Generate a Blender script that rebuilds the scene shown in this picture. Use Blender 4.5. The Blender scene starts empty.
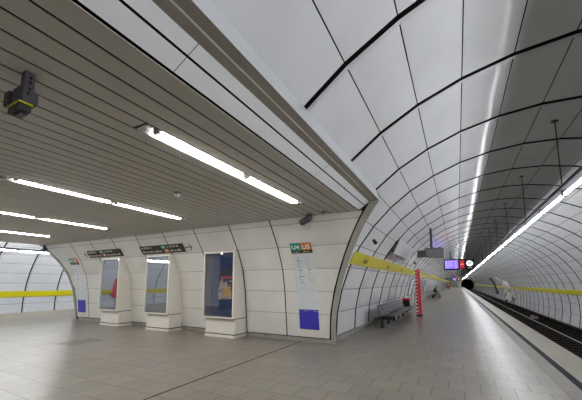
import bpy, bmesh, math, random
from math import sin, cos, radians, pi, sqrt, atan2
from mathutils import Matrix, Vector
random.seed(7)
S = bpy.context.scene
COL = S.collection

# ------------------------------------------------------------------ materials
def mat(name, col, rough=.5, metal=0, spec=.5, var=0, vscale=3, emit=None, estr=0, ior=None):
    m = bpy.data.materials.new(name); m.use_nodes = True
    nt = m.node_tree; b = nt.nodes['Principled BSDF']
    b.inputs['Base Color'].default_value = (*col, 1)
    b.inputs['Roughness'].default_value = rough
    b.inputs['Metallic'].default_value = metal
    b.inputs['Specular IOR Level'].default_value = spec
    if ior: b.inputs['IOR'].default_value = ior
    if emit:
        b.inputs['Emission Color'].default_value = (*emit, 1)
        b.inputs['Emission Strength'].default_value = estr
    if var:
        tc = nt.nodes.new('ShaderNodeTexCoord'); n = nt.nodes.new('ShaderNodeTexNoise')
        n.inputs['Scale'].default_value = vscale; n.inputs['Detail'].default_value = 6
        r = nt.nodes.new('ShaderNodeValToRGB')
        r.color_ramp.elements[0].position = .3; r.color_ramp.elements[1].position = .7
        r.color_ramp.elements[0].color = (*[c * (1 - var) for c in col], 1)
        r.color_ramp.elements[1].color = (*[min(1, c * (1 + var)) for c in col], 1)
        nt.links.new(tc.outputs['Object'], n.inputs['Vector'])
        nt.links.new(n.outputs['Fac'], r.inputs['Fac'])
        nt.links.new(r.outputs['Color'], b.inputs['Base Color'])
    return m

def tile_mat(name, c1, c2, mortar, bw, rh, ms, rough, spec=.5):
    m = bpy.data.materials.new(name); m.use_nodes = True
    nt = m.node_tree; b = nt.nodes['Principled BSDF']
    tc = nt.nodes.new('ShaderNodeTexCoord'); br = nt.nodes.new('ShaderNodeTexBrick')
    br.inputs['Color1'].default_value = (*c1, 1); br.inputs['Color2'].default_value = (*c2, 1)
    br.inputs['Mortar'].default_value = (*mortar, 1)
    br.inputs['Scale'].default_value = 1; br.inputs['Brick Width'].default_value = bw
    br.inputs['Row Height'].default_value = rh; br.inputs['Mortar Size'].default_value = ms
    br.inputs['Mortar Smooth'].default_value = .2; br.inputs['Bias'].default_value = 0
    n = nt.nodes.new('ShaderNodeTexNoise'); n.inputs['Scale'].default_value = .9; n.inputs['Detail'].default_value = 8
    mx = nt.nodes.new('ShaderNodeMix'); mx.data_type = 'RGBA'; mx.blend_type = 'MULTIPLY'
    mx.inputs[0].default_value = 1
    rp = nt.nodes.new('ShaderNodeValToRGB')
    rp.color_ramp.elements[0].position = .3; rp.color_ramp.elements[0].color = (.78, .78, .78, 1)
    rp.color_ramp.elements[1].position = .75; rp.color_ramp.elements[1].color = (1, 1, 1, 1)
    L = nt.links.new
    L(tc.outputs['Object'], br.inputs['Vector']); L(tc.outputs['Object'], n.inputs['Vector'])
    L(n.outputs['Fac'], rp.inputs['Fac']); L(br.outputs['Color'], mx.inputs[6]); L(rp.outputs['Color'], mx.inputs[7])
    L(mx.outputs[2], b.inputs['Base Color'])
    r2 = nt.nodes.new('ShaderNodeMapRange'); r2.inputs['To Min'].default_value = rough - .05; r2.inputs['To Max'].default_value = rough + .09
    L(n.outputs['Fac'], r2.inputs['Value']); L(r2.outputs['Result'], b.inputs['Roughness'])
    b.inputs['Specular IOR Level'].default_value = spec
    return m

def glass_mat(name, fac, tint=(1, 1, 1)):
    m = bpy.data.materials.new(name); m.use_nodes = True
    nt = m.node_tree; nt.nodes.remove(nt.nodes['Principled BSDF'])
    out = nt.nodes['Material Output']
    t = nt.nodes.new('ShaderNodeBsdfTransparent'); t.inputs['Color'].default_value = (*tint, 1)
    g = nt.nodes.new('ShaderNodeBsdfGlossy'); g.inputs['Roughness'].default_value = .03; g.inputs['Color'].default_value = (.86, .9, 1, 1)
    mx = nt.nodes.new('ShaderNodeMixShader'); mx.inputs[0].default_value = fac
    nt.links.new(t.outputs[0], mx.inputs[1]); nt.links.new(g.outputs[0], mx.inputs[2]); nt.links.new(mx.outputs[0], out.inputs[0])
    return m

M = dict(
    vault=mat('enamel_panel', (.60, .60, .61), .085, 0, .04, .04, 1.3),
    wallpanel=mat('enamel_wall_panel', (.65, .64, .61), .22, 0, .4, .045, 1.7),
    gap=mat('dark_gap', (.012, .012, .012), .8, 0, .1),
    steel=mat('steel_strip', (.52, .51, .53), .35, .3),
    slat=mat('ceiling_slat', (.60, .58, .525), .42, .0, .4, .03, 4),
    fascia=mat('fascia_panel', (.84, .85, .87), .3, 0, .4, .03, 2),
    beam=mat('beam_soffit_shade', (.42, .40, .35), .4, 0, .4, .05, 3),  # shade of the downward-facing soffit is put into this darker olive colour
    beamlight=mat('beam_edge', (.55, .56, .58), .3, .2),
    column=mat('corner_metal', (.36, .35, .31), .38, .15, .5, .08, 4),
    stone=mat('base_stone', (.30, .28, .245), .5, 0, .4, .15, 6),
    floor=tile_mat('platform_tiles', (.215, .195, .165), (.175, .158, .135), (.06, .052, .045), .44, .46, .008, .30, .36),
    slab=tile_mat('edge_slab', (.27, .242, .19), (.25, .225, .175), (.15, .135, .11), .6, .9, .006, .4, .4),
    darkstrip=mat('dark_strip', (.02, .02, .028), .7, 0, .06),
    ballast=mat('track_bed', (.013, .012, .011), .95, 0, .05, .5, 9),
    sleeper=mat('sleeper_wood', (.02, .018, .016), .9, 0, .05, .3, 5),
    rail=mat('rail_steel', (.36, .33, .31), .3, .9),
    railside=mat('rail_rust', (.018, .014, .012), .9, 0, .05),
    yellow=mat('yellow_band', (.60, .53, .01), .35, 0, .4, .03, 2),
    black=mat('black_metal', (.015, .015, .017), .4),
    ink=mat('black_lettering', (.03, .03, .03), .6),
    white=mat('white_paint', (.78, .78, .77), .4),
    cream=mat('cream_case', (.68, .65, .59), .35, 0, .4, .04, 3),
    pane=glass_mat('case_glass', .26),
    pane_clear=glass_mat('case_glass_clear', .13),
    navy=mat('navy_backing', (.022, .026, .04), .6),
    posterblue=mat('poster_blue', (.018, .036, .115), .6, 0, .3, .25, 2),
    posterdark=mat('poster_dark', (.03, .032, .045), .6),
    red=mat('red_paint', (.62, .02, .03), .4),
    redsoft=mat('poster_red', (.60, .05, .06), .5),
    signdark=mat('sign_charcoal', (.045, .042, .036), .6, 0, .2),
    teal=mat('teal_badge', (.0, .25, .19), .45),
    orange=mat('orange_badge', (.50, .16, .015), .45),
    paper=mat('paper_white', (.60, .63, .66), .5),
    paperline=mat('paper_grey_print', (.42, .45, .49), .6),
    tealline=mat('teal_print', (.10, .42, .42), .6),
    orangeline=mat('orange_print', (.55, .34, .12), .6),
    signtext=mat('sign_white_print', (.55, .55, .52), .6),
    blue=mat('blue_panel', (.045, .04, .42), .45),
    device=mat('device_grey', (.055, .052, .065), .45, .2),
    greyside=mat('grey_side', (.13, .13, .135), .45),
    greybox=mat('grey_casing', (.19, .19, .195), .45),
    bench=mat('bench_wire', (.035, .032, .045), .4, .4),
    bronze=mat('plate_metal', (.15, .135, .12), .45, .4),
    skin=mat('skin', (.5, .3, .22), .6), hair=mat('hair_dark', (.02, .015, .012), .6),
    jacket=mat('jacket_black', (.012, .012, .014), .8), trousers=mat('trousers_grey', (.22, .23, .25), .8),
    shoe=mat('shoe_black', (.01, .01, .01), .5),
    tan=mat('tan_wood', (.36, .26, .16), .5), green=mat('green_sign', (.02, .28, .08), .5, emit=(.02, .4, .12), estr=.05),
    endwall=mat('end_wall', (.46, .43, .36), .6), darkhole=mat('running_tunnel', (.008, .008, .008), .9),
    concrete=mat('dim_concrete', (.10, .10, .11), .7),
    rag=mat('torn_sheet', (.52, .48, .43), .7, 0, .3, .35, 7),
    lampwhite=mat('lamp_reflector', (.16, .16, .155), .45),
    housing=mat('lamp_housing', (.35, .35, .34), .5), trackhousing=mat('track_lamp_housing', (.012, .012, .013), .9, 0, 0), housingdark=mat('lamp_cap', (.03, .03, .032), .5),
    tube=mat('lit_tube_hall', (1, 1, 1), .5, emit=(1, .97, .91), estr=58),
    tubecool=mat('lit_tube_track', (1, 1, 1), .5, emit=(.93, .96, 1), estr=54),
    tubefar=mat('lit_tube_far_track', (1, 1, 1), .5, emit=(.92, .96, 1), estr=95),
    lcd=mat('lit_lcd', (.02, .02, .05), .3, emit=(.20, .12, .75), estr=1.05),
    lcdtext=mat('lit_lcd_text', (.1, .1, .2), .3, emit=(.5, .42, 1), estr=.7),
    ledred=mat('lit_red', (.1, 0, 0), .3, emit=(.75, .02, .03), estr=.32),
    ledredtext=mat('lit_red_text', (.3, .1, .1), .3, emit=(1, .25, .22), estr=.7),
    clock=mat('lit_clock_face', (.8, .8, .8), .4, emit=(.95, .97, 1), estr=.34),
)

def collage():
    m = bpy.data.materials.new('collage_print'); m.use_nodes = True
    nt = m.node_tree; b = nt.nodes['Principled BSDF']; b.inputs['Roughness'].default_value = .5
    tc = nt.nodes.new('ShaderNodeTexCoord'); v = nt.nodes.new('ShaderNodeTexVoronoi'); v.inputs['Scale'].default_value = 20
    n = nt.nodes.new('ShaderNodeTexNoise'); n.inputs['Scale'].default_value = 8
    r = nt.nodes.new('ShaderNodeValToRGB'); e = r.color_ramp.elements
    e[0].position = .2; e[0].color = (.10, .06, .05, 1); e[1].position = .85; e[1].color = (.62, .6, .55, 1)
    for p, c in ((.35, (.30, .24, .2, 1)), (.5, (.52, .47, .42, 1)), (.62, (.2, .13, .12, 1)), (.72, (.42, .36, .3, 1))):
        x = e.new(p); x.color = c
    L = nt.links.new
    mx = nt.nodes.new('ShaderNodeMix'); mx.data_type = 'RGBA'; mx.inputs[0].default_value = .45
    L(tc.outputs['Object'], v.inputs['Vector']); L(tc.outputs['Object'], n.inputs['Vector'])
    L(v.outputs['Color'], mx.inputs[6]); L(n.outputs['Color'], mx.inputs[7]); L(mx.outputs[2], r.inputs['Fac'])
    L(r.outputs['Color'], b.inputs['Base Color'])
    return m
M['collage'] = collage()

# ------------------------------------------------------------------ mesh helpers
class MB:
    def __init__(s): s.v = []; s.f = []; s.mi = []; s.mats = []
    def mid(s, m):
        if m not in s.mats: s.mats.append(m)
        return s.mats.index(m)
    def poly(s, pts, m):
        i = len(s.v); s.v += [tuple(p) for p in pts]; s.f.append(tuple(range(i, i + len(pts)))); s.mi.append(s.mid(m)); return s
    def hexa(s, p, m):     # 8 points: bottom ring 0-3, top ring 4-7
        i = len(s.v); s.v += [tuple(q) for q in p]; k = s.mid(m)
        for f in ((0, 3, 2, 1), (4, 5, 6, 7), (0, 1, 5, 4), (1, 2, 6, 5), (2, 3, 7, 6), (3, 0, 4, 7)):
            s.f.append(tuple(i + a for a in f)); s.mi.append(k)
        return s
    def box(s, a, b, m):
        (x0, y0, z0), (x1, y1, z1) = a, b
        return s.hexa([(x0, y0, z0), (x1, y0, z0), (x1, y1, z0), (x0, y1, z0), (x0, y0, z1), (x1, y0, z1), (x1, y1, z1), (x0, y1, z1)], m)
    def prism(s, prof, axis, a, b, m, close=True):   # closed profile swept along an axis
        n = len(prof)
        def P(p, t): return (t, p[0], p[1]) if axis == 'x' else ((p[0], t, p[1]) if axis == 'y' else (p[0], p[1], t))
        i = len(s.v); k = s.mid(m)
        s.v += [P(p, a) for p in prof] + [P(p, b) for p in prof]
        for j in range(n if close else n - 1):
            s.f.append((i + j, i + (j + 1) % n, i + n + (j + 1) % n, i + n + j)); s.mi.append(k)
        if close:
            s.f.append(tuple(i + j for j in reversed(range(n)))); s.mi.append(k)
            s.f.append(tuple(i + n + j for j in range(n))); s.mi.append(k)
        return s
    def tube(s, p, q, r, m, n=10, r2=None):
        p = Vector(p); q = Vector(q); d = (q - p).normalized(); r2 = r if r2 is None else r2
        a = d.orthogonal().normalized(); b = d.cross(a); i = len(s.v); k = s.mid(m)
        for c, rr in ((p, r), (q, r2)):
            for j in range(n): s.v.append(tuple(c + rr * (cos(2 * pi * j / n) * a + sin(2 * pi * j / n) * b)))
        for j in range(n): s.f.append((i + j, i + (j + 1) % n, i + n + (j + 1) % n, i + n + j)); s.mi.append(k)
        s.f.append(tuple(i + j for j in reversed(range(n)))); s.mi.append(k); s.f.append(tuple(i + n + j for j in range(n))); s.mi.append(k)
        return s
    def build(s, name, parent=None, smooth=False, kind=None, bevel=0):
        me = bpy.data.meshes.new(name); me.from_pydata(s.v, [], s.f)
        for m in s.mats: me.materials.append(m)
        me.polygons.foreach_set('material_index', s.mi)
        if smooth: me.polygons.foreach_set('use_smooth', [True] * len(s.f))
        me.update()
        o = bpy.data.objects.new(name, me); COL.objects.link(o)
        if parent: o.parent = parent; o.matrix_parent_inverse = Matrix.Translation(-Vector(parent.location))
        if kind: o['kind'] = kind
        if bevel:
            bv = o.modifiers.new('bevel', 'BEVEL'); bv.width = bevel; bv.segments = 2; bv.limit_method = 'ANGLE'
        return o
def empty(name, loc, label=None, cat=None, group=None):
    o = bpy.data.objects.new(name, None); COL.objects.link(o); o.location = loc; o.empty_display_size = .1
    return tag(o, label, cat, group)
def tag(o, label=None, cat=None, group=None):
    if label: o['label'] = label
    if cat: o['category'] = cat
    if group: o['group'] = group
    return o
def dup(o, off, label=None):
    c = o.copy(); COL.objects.link(c); c.location = Vector(o.location) + Vector(off)
    if label: c['label'] = label
    for ch in list(o.children):
        if ch.name.startswith('_'): continue
        d = ch.copy(); COL.objects.link(d); d.parent = c; d.matrix_parent_inverse = ch.matrix_parent_inverse.copy()
        for g in list(ch.children):
            e = g.copy(); COL.objects.link(e); e.parent = d; e.matrix_parent_inverse = g.matrix_parent_inverse.copy()
    return c
def text_into(mb, txt, origin, right, up, height, m, align='LEFT', width=None):
    cu = bpy.data.curves.new('lettering', 'FONT'); cu.body = txt; cu.size = 1; cu.offset = .022; cu.align_x = align
    o = bpy.data.objects.new('lettering_source', cu); COL.objects.link(o)
    bpy.context.view_layer.update()
    me = bpy.data.meshes.new_from_object(o.evaluated_get(bpy.context.evaluated_depsgraph_get()))
    xs = [v.co.x for v in me.vertices]
    k = height / .70; kx = k if width is None else width / (max(xs) - min(xs)); x0 = 0 if width is None else min(xs)
    O = Vector(origin); R = Vector(right); U = Vector(up); i = len(mb.v); q = mb.mid(m)
    for v in me.vertices: mb.v.append(tuple(O + R * (v.co.x - x0) * kx + U * v.co.y * k))
    for p in me.polygons: mb.f.append(tuple(i + a for a in p.vertices)); mb.mi.append(q)
    bpy.data.objects.remove(o); bpy.data.curves.remove(cu); bpy.data.meshes.remove(me)

# ------------------------------------------------------------------ geometry of the place
R = 4.78; CZ = .05
XR = 1.65           # axis of the tube with the near platform
XL = -19.95         # axis of the far tube
XM = (XR + XL) / 2
ZP = [-.01, .12, .76, 1.38, 2.0, 2.6, 3.16, 3.3, 3.45, 3.75]
YP = [8.08, 8.06, 7.99, 7.92, 7.79, 7.51, 7.13, 7.03, 6.92, 6.68]
def yw(z):
    if z <= ZP[0]: return YP[0]
    for a in range(len(ZP) - 1):
        if z <= ZP[a + 1]:
            t = (z - ZP[a]) / (ZP[a + 1] - ZP[a]); return YP[a] + t * (YP[a + 1] - YP[a])
    return YP[-1]
YB0 = -1.1
def yb(z): return YB0 + (8.06 - yw(z))
def xt(z): return XR - sqrt(max(0, R * R - (z - CZ) ** 2))       # platform-side wall of the near tube
def xtl(z): return 2 * XM - xt(z)
BAY = 1.82
def ribY(k): return 3.08 + BAY * k
def mirx(x): return 2 * XM - x

def tube_shell(name, right, k0, k1, opening=True, ph=0):
    """enamel panels, ribs and dark backing of one round station tube; 'right' = near tube, else its mirror image"""
    X = (lambda x: x) if right else mirx
    th = [91.2 + 8 * i for i in range(-13, 12)]
    th[0] = -13.5
    g = MB(); t = MB(); bk = MB()
    def P(a, y, r=R): return (X(XR + r * cos(radians(a))), y, CZ + r * sin(radians(a)))
    def fits(a0, a1, y0, y1, hole):
        z0, z1 = CZ + R * sin(radians(a0)), CZ + R * sin(radians(a1))
        if not hole or a1 <= 131.3: return [(y0, y0, y1, y1)]
        out = []
        for lim, sgn in ((yw, 1), (yb, -1)):
            l0, l1 = lim(z0), lim(z1)
            if sgn > 0:
                q = (max(y0, l0), max(y0, l1), y1, y1)
                if l0 < y1 or l1 < y1: out.append((min(q[0], y1), min(q[1], y1), y1, y1))
            else:
                if l0 > y0 or l1 > y0: out.append((y0, y0, max(y0, min(y1, l1)), max(y0, min(y1, l0))))
        return out
    for k in range(k0, k1):
        ya, yb_ = ribY(k) + ph, ribY(k + 1) + ph
        for i in range(len(th) - 1):
            da = .09
            a0, a1 = th[i] + da, th[i + 1] - da
            for (p0, p1, p2, p3) in fits(a0, a1, ya + .135, yb_, opening):
                g.poly([P(a0, p0), P(a1, p1), P(a1, p2), P(a0, p3)], M['vault'])
            for (p0, p1, p2, p3) in fits(a0 - da, a1 + da, ya + .06, ya + .124, opening):
                t.poly([P(a0 - da, p0, R - .015), P(a1 + da, p1, R - .015), P(a1 + da, p2, R - .015), P(a0 - da, p3, R - .015)], M['steel'])
                if p0 == p1 == ya + .06: t.poly([P(a0 - da, p0, R + .05), P(a1 + da, p1, R + .05), P(a1 + da, p1, R - .015), P(a0 - da, p0, R - .015)], M['gap'])
    yA, yZ = ribY(k0) + ph, ribY(k1) + ph
    for i in range(len(th) - 1):
        a0, a1 = th[i], th[i + 1]
        for (p0, p1, p2, p3) in fits(a0, a1, yA, yZ, opening):
            bk.poly([P(a0, p0, R + .06), P(a1, p1, R + .06), P(a1, p2, R + .06), P(a0, p3, R + .06)], M['gap'])
    g.build(name, kind='structure')
    t.build('trim_1' if right else 'trim_2', kind='structure')
    bk.build(name + '_backing', kind='structure')

tube_shell('wall_right', True, -8, 83)
tube_shell('wall_left', False, -18, 14, ph=-.65)

# ---- cross wall of the hall (panels between the two tubes)
def cross_wall(name, yf, sgn, x_parts):
    g = MB(); b = MB()
    rows = [.12, .76, 1.38, 2.0, 2.6, 3.16, 3.3]
    ribs = [-2.0, -4.42] + [-4.42 - 1.41 * i for i in range(1, 8)] + [-17.5]
    for j in range(len(rows) - 1):
        z0, z1 = rows[j] + .004, rows[j + 1] - .004
        for i in range(len(ribs) - 1):
            if x_parts and not any(lo <= (ribs[i] + ribs[i + 1]) / 2 <= hi for lo, hi in x_parts): continue
            xa, xb = ribs[i] - .017, ribs[i + 1] + .017
            r0 = min(xa, xt(z0) + .005); r1 = min(xa, xt(z1) + .005); l0 = max(xb, xtl(z0) - .005); l1 = max(xb, xtl(z1) - .005)
            if i == 0: r0, r1 = xt(z0) + .005, xt(z1) + .005
            if i == len(ribs) - 2: l0, l1 = xtl(z0) - .005, xtl(z1) - .005
            g.poly([(l0, yf(z0), z0), (r0, yf(z0), z0), (r1, yf(z1), z1), (l1, yf(z1), z1)], M['wallpanel'])
        z0, z1 = rows[j], rows[j + 1]
        spans = x_parts or [(-99, 99)]
        for lo, hi in spans:
            lo0 = max(lo, xtl(z0) - .06); lo1 = max(lo, xtl(z1) - .06); h0 = min(hi, xt(z0) + .06); h1 = min(hi, xt(z1) + .06)
            b.poly([(lo0, yf(z0) + .05 * sgn, z0), (h0, yf(z0) + .05 * sgn, z0), (h1, yf(z1) + .05 * sgn, z1), (lo1, yf(z1) + .05 * sgn, z1)], M['gap'])
    g.build(name, kind='structure'); b.build(name + '_backing', kind='structure')
cross_wall('wall_front', yw, 1, None)
cross_wall('wall_back', yb, -1, [(-19, -12.9), (-5.8, -1)])
# dim recess behind the opposite wall, closed off far back
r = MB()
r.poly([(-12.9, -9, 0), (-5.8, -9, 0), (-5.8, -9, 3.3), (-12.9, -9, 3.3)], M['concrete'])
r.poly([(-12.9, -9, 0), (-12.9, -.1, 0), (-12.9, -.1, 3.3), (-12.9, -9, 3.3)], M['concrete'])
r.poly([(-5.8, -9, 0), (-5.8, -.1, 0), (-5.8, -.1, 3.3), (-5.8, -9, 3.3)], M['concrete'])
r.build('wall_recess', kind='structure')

# ---- corner pilasters where the hall meets the tubes, with the beams over the openings
def pilaster(right):
    X = (lambda x: x) if right else mirx
    zs = [0.0] + [.12 + i * .08 for i in range(42)]
    zs = [z for z in zs if z < 3.45] + [3.45]
    def pr(z): return .20 + .075 * (max(0, z) / 3.45) ** 3
    c = MB(); d = MB()
    for z0, z1 in zip(zs, zs[1:]):
        A0, A1 = (X(xt(z0) + .06), yw(z0) - .012, z0), (X(xt(z1) + .06), yw(z1) - .012, z1)
        B0, B1 = (X(xt(z0) + pr(z0)), yw(z0) - .012, z0), (X(xt(z1) + pr(z1)), yw(z1) - .012, z1)
        C0, C1 = (X(xt(z0) - .02), yw(z0) + .26, z0), (X(xt(z1) - .02), yw(z1) + .26, z1)
        D0, D1 = (X(xt(z0) - .01), yw(z0) + .03, z0), (X(xt(z1) - .01), yw(z1) + .03, z1)
        c.poly([A0, B0, B1, A1], M['column']); c.poly([B0, C0, C1, B1], M['column'])
        d.poly([A0, A1, D1, D0], M['gap'])
    c.build('trim_3' if right else 'trim_4', kind='structure'); d.build('trim_5' if right else 'trim_6', kind='structure')
    # beam: pale sloping fascia in two boards, soffit, edge towards the tube
    ye = 6.98; y0 = -.05
    f = MB(); b = MB(); e = MB(); k = MB()
    p = [(-1.94, 3.3), (-1.668, 3.45)]
    def L(t): return (X(p[0][0] + t * (p[1][0] - p[0][0])), p[0][1] + t * (p[1][1] - p[0][1]))
    joints = [y0, 1.6, 4.4, ye]
    for (t0, t1) in ((.03, .545), (.61, 1)):
        for ja, jb in zip(joints, joints[1:]):
            a, bb = L(t0), L(t1)
            f.poly([(a[0], ja + .003, a[1]), (a[0], min(jb - .003, yw(a[1])), a[1]), (bb[0], min(jb - .003, yw(bb[1])), bb[1]), (bb[0], ja + .003, bb[1])], M['fascia'])
    a, bb = L(-.05), L(1.0)
    k.poly([(a[0], y0, a[1] + .03), (a[0], ye, a[1] + .03), (bb[0], ye, bb[1] + .03), (bb[0], y0, bb[1] + .03)], M['gap'])
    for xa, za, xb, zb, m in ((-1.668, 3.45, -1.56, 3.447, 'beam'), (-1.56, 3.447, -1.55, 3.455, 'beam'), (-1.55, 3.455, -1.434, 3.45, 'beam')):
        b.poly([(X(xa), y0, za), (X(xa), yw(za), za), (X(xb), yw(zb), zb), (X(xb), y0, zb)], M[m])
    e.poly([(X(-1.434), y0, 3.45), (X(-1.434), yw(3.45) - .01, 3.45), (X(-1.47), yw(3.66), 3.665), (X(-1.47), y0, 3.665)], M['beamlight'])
    f.build('trim_7' if right else 'trim_8', kind='structure'); b.build('trim_9' if right else 'trim_10', kind='structure')
    e.build('trim_11' if right else 'trim_12', kind='structure'); k.build('trim_13' if right else 'trim_14', kind='structure')
pilaster(True); pilaster(False)

# ---- slatted ceiling of the hall
SP = .216; FIXX = [-2.943, -6.40, -9.64, -13.09]
c = MB(); x = -1.955; first = -2.185
edges = [x, first] + [first - SP * i for i in range(1, 66)]
edges = [e for e in edges if e > mirx(-1.95)] + [mirx(-1.955)]
for a, b in zip(edges, edges[1:]):
    m_ = (a + b) / 2
    spans = [(-9, 7.06)]
    if any(abs(m_ - fx) < SP / 2 for fx in FIXX): spans = [(-9, 2.02), (5.84, 7.06)]
    for s0, s1 in spans:
        c.prism([(a - .011, 3.305), (a - .012, 3.3), (b + .012, 3.3), (b + .011, 3.305)], 'y', s0, s1, M['slat'])
c.build('ceiling', kind='structure')
MB().poly([(-1.93, -9, 3.42), (-1.93, 7.1, 3.42), (mirx(-1.93), 7.1, 3.42), (mirx(-1.93), -9, 3.42)], M['gap']).build('ceiling_void', kind='structure')

# ---- floor, platform edges, track beds
Y0, Y1 = -12.0, ribY(83)
MB().poly([(-21.5, -34, 0), (1.29, -34, 0), (1.29, Y1, 0), (-21.5, Y1, 0)], M['floor']).build('floor', kind='structure')
gm = MB(); n = 7
w = .27 / n
for i in range(n):
    a = 1.29 + i * w
    gm.poly([(a, Y0, 0), (a + w * .62, Y0, 0), (a + w * .62, Y1, 0), (a, Y1, 0)], M['grooved'] if 'grooved' in M else M.setdefault('grooved', mat('grooved_strip', (.20, .183, .158), .55)))
    gm.poly([(a + w * .62, Y0, -.004), (a + w, Y0, -.004), (a + w, Y1, -.004), (a + w * .62, Y1, -.004)], M.setdefault('groove_bottom', mat('groove_bottom', (.15, .138, .12), .6)))
gm.build('floor_grooved_strip', kind='structure')
MB().poly([(1.56, Y0, 0), (1.68, Y0, 0), (1.68, Y1, 0), (1.56, Y1, 0)], M['darkstrip']).build('floor_dark_strip', kind='structure')
MB().box((1.68, Y0, -.12), (2.25, Y1, 0), M['slab']).build('floor_edge_slabs', kind='structure')
MB().poly([(2.1, Y0, -1.2), (2.1, Y1, -1.2), (2.1, Y1, -.12), (2.1, Y0, -.12)], M['ballast']).poly(
    [(2.1, Y0, -1.1), (6.4, Y0, -1.1), (6.4, Y1, -1.1), (2.1, Y1, -1.1)], M['ballast']).build('floor_track_bed', kind='structure')
MB().box((-21.5, -34, -.12), (-19.6, 30, .0005), M['slab']).build('floor_far_edge_slabs', kind='structure')
MB().poly([(-21.4, -34, -1.1), (-25, -34, -1.1), (-25, 30, -1.1), (-21.4, 30, -1.1)], M['ballast']).build('floor_far_track_bed', kind='structure')
# stone bases
b = MB(); b.box((xtl(0) + .05, 8.055, 0), (-5.0, 8.12, .105), M['stone']); b.box((-4.995, 8.055, 0), (-3.93, 8.12, .105), M['stone'])
b.box((-3.925, 8.055, 0), (-2.95, 8.12, .105), M['stone'])
b.poly([(-2.98, 8.04, .11), (-2.98, 8.2, .11), (-15.2, 8.2, .11), (-15.2, 8.04, .11)], M['gap']); b.build('baseboard_front', kind='structure')
b = MB(); b.hexa([(-2.95, 8.055, 0), (-2.91, 8.055, 0), (-3.06, 8.4, 0), (-3.2, 8.4, 0), (-2.95, 8.055, .105), (-2.91, 8.055, .105), (-3.06, 8.4, .105), (-3.2, 8.4, .105)], M['stone'])
yy = 8.4
while yy < Y1:
    b.box((-3.2, yy, 0), (-3.065, min(yy + 1.8, Y1), .105), M['stone']); yy += 1.805
b.build('baseboard_right', kind='structure')

# ---- end of the near tube: wall with the round mouth of the running tunnel
ew = MB(); n = 40; cx, cz, rr = 3.8, .95, 2.45
for i in range(n):
    a0, a1 = 2 * pi * i / n, 2 * pi * (i + 1) / n
    def far(a):
        d = Vector((cos(a), sin(a))); o = Vector((cx - XR, cz - CZ)); bq = o.dot(d); t = -bq + sqrt(bq * bq - o.dot(o) + (R + .2) ** 2)
        return (cx + d.x * t, cz + d.y * t)
    f0, f1 = far(a0), far(a1)
    ew.poly([(cx + rr * cos(a0), Y1 - .2, cz + rr * sin(a0)), (cx + rr * cos(a1), Y1 - .2, cz + rr * sin(a1)), (f1[0], Y1 - .2, f1[1]), (f0[0], Y1 - .2, f0[1])], M['endwall'])
ew.build('wall_end', kind='structure')
rt = MB()
for i in range(n):
    a0, a1 = 2 * pi * i / n, 2 * pi * (i + 1) / n
    rt.poly([(cx + rr * cos(a0), Y1 - .2, cz + rr * sin(a0)), (cx + rr * cos(a1), Y1 - .2, cz + rr * sin(a1)), (cx + rr * cos(a1), Y1 + 30, cz + rr * sin(a1)), (cx + rr * cos(a0), Y1 + 30, cz + rr * sin(a0))], M['darkhole'])
rt.poly([(cx + rr * cos(2 * pi * i / n), Y1 + 30, cz + rr * sin(2 * pi * i / n)) for i in range(n)], M['darkhole'])
rt.build('wall_running_tunnel', kind='structure')
# closing walls behind the camera and at the ends of the far tube
for nm, xc, ye in (('wall_rear', XR, ribY(-8) + .05), ('wall_far_end', XL, ribY(14) - .7), ('wall_far_rear', XL, ribY(-18) - .6)):
    MB().poly([(xc + (R + .1) * cos(2 * pi * i / 48), ye, CZ + (R + .1) * sin(2 * pi * i / 48)) for i in range(48)], M['vault']).build(nm, kind='structure')

# ------------------------------------------------------------------ rails and sleepers
def rail_profile(xc): return [(xc - .06, -1.02), (xc + .06, -1.02), (xc + .06, -1.005), (xc + .01, -.98), (xc + .01, -.94), (xc + .035, -.93), (xc + .035, -.90), (xc - .035, -.90), (xc - .035, -.93), (xc - .01, -.94), (xc - .01, -.98), (xc - .06, -1.005)]
for xc, lab in ((4.47, 'shiny steel running rail farther from the platform edge'), (3.03, 'running rail hidden close under the platform edge')):
    if xc < 4: continue
    o = MB().prism(rail_profile(xc), 'y', Y0, Y1, M['railside']).build('rail'); tag(o, lab, 'rail')
    MB().poly([(xc - .034, Y0, -.8985), (xc + .034, Y0, -.8985), (xc + .034, Y1, -.8985), (xc - .034, Y1, -.8985)], M['rail']).build('rail_head', o)
pw = MB().prism([(5.25, -.72), (5.45, -.72), (5.5, -.78), (5.5, -.95), (5.46, -.95), (5.46, -.8), (5.25, -.76)], 'y', Y0, Y1, M['railside']).build('power_rail')
tag(pw, 'dark covered power rail along the foot of the wall behind the track', 'power rail')
sl = MB().box((2.5, -.12, -1.1), (5.6, .12, -1.02), M['sleeper']).build('sleeper', bevel=.01)
sl.location = (0, 8.0, 0); tag(sl, 'dark sleeper across the track bed beyond the platform edge', 'sleeper', 'sleepers under the track')
for i in range(1, 90):
    d = sl.copy(); COL.objects.link(d); d.location = (0, 8.0 + .66 * i, 0)

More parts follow.
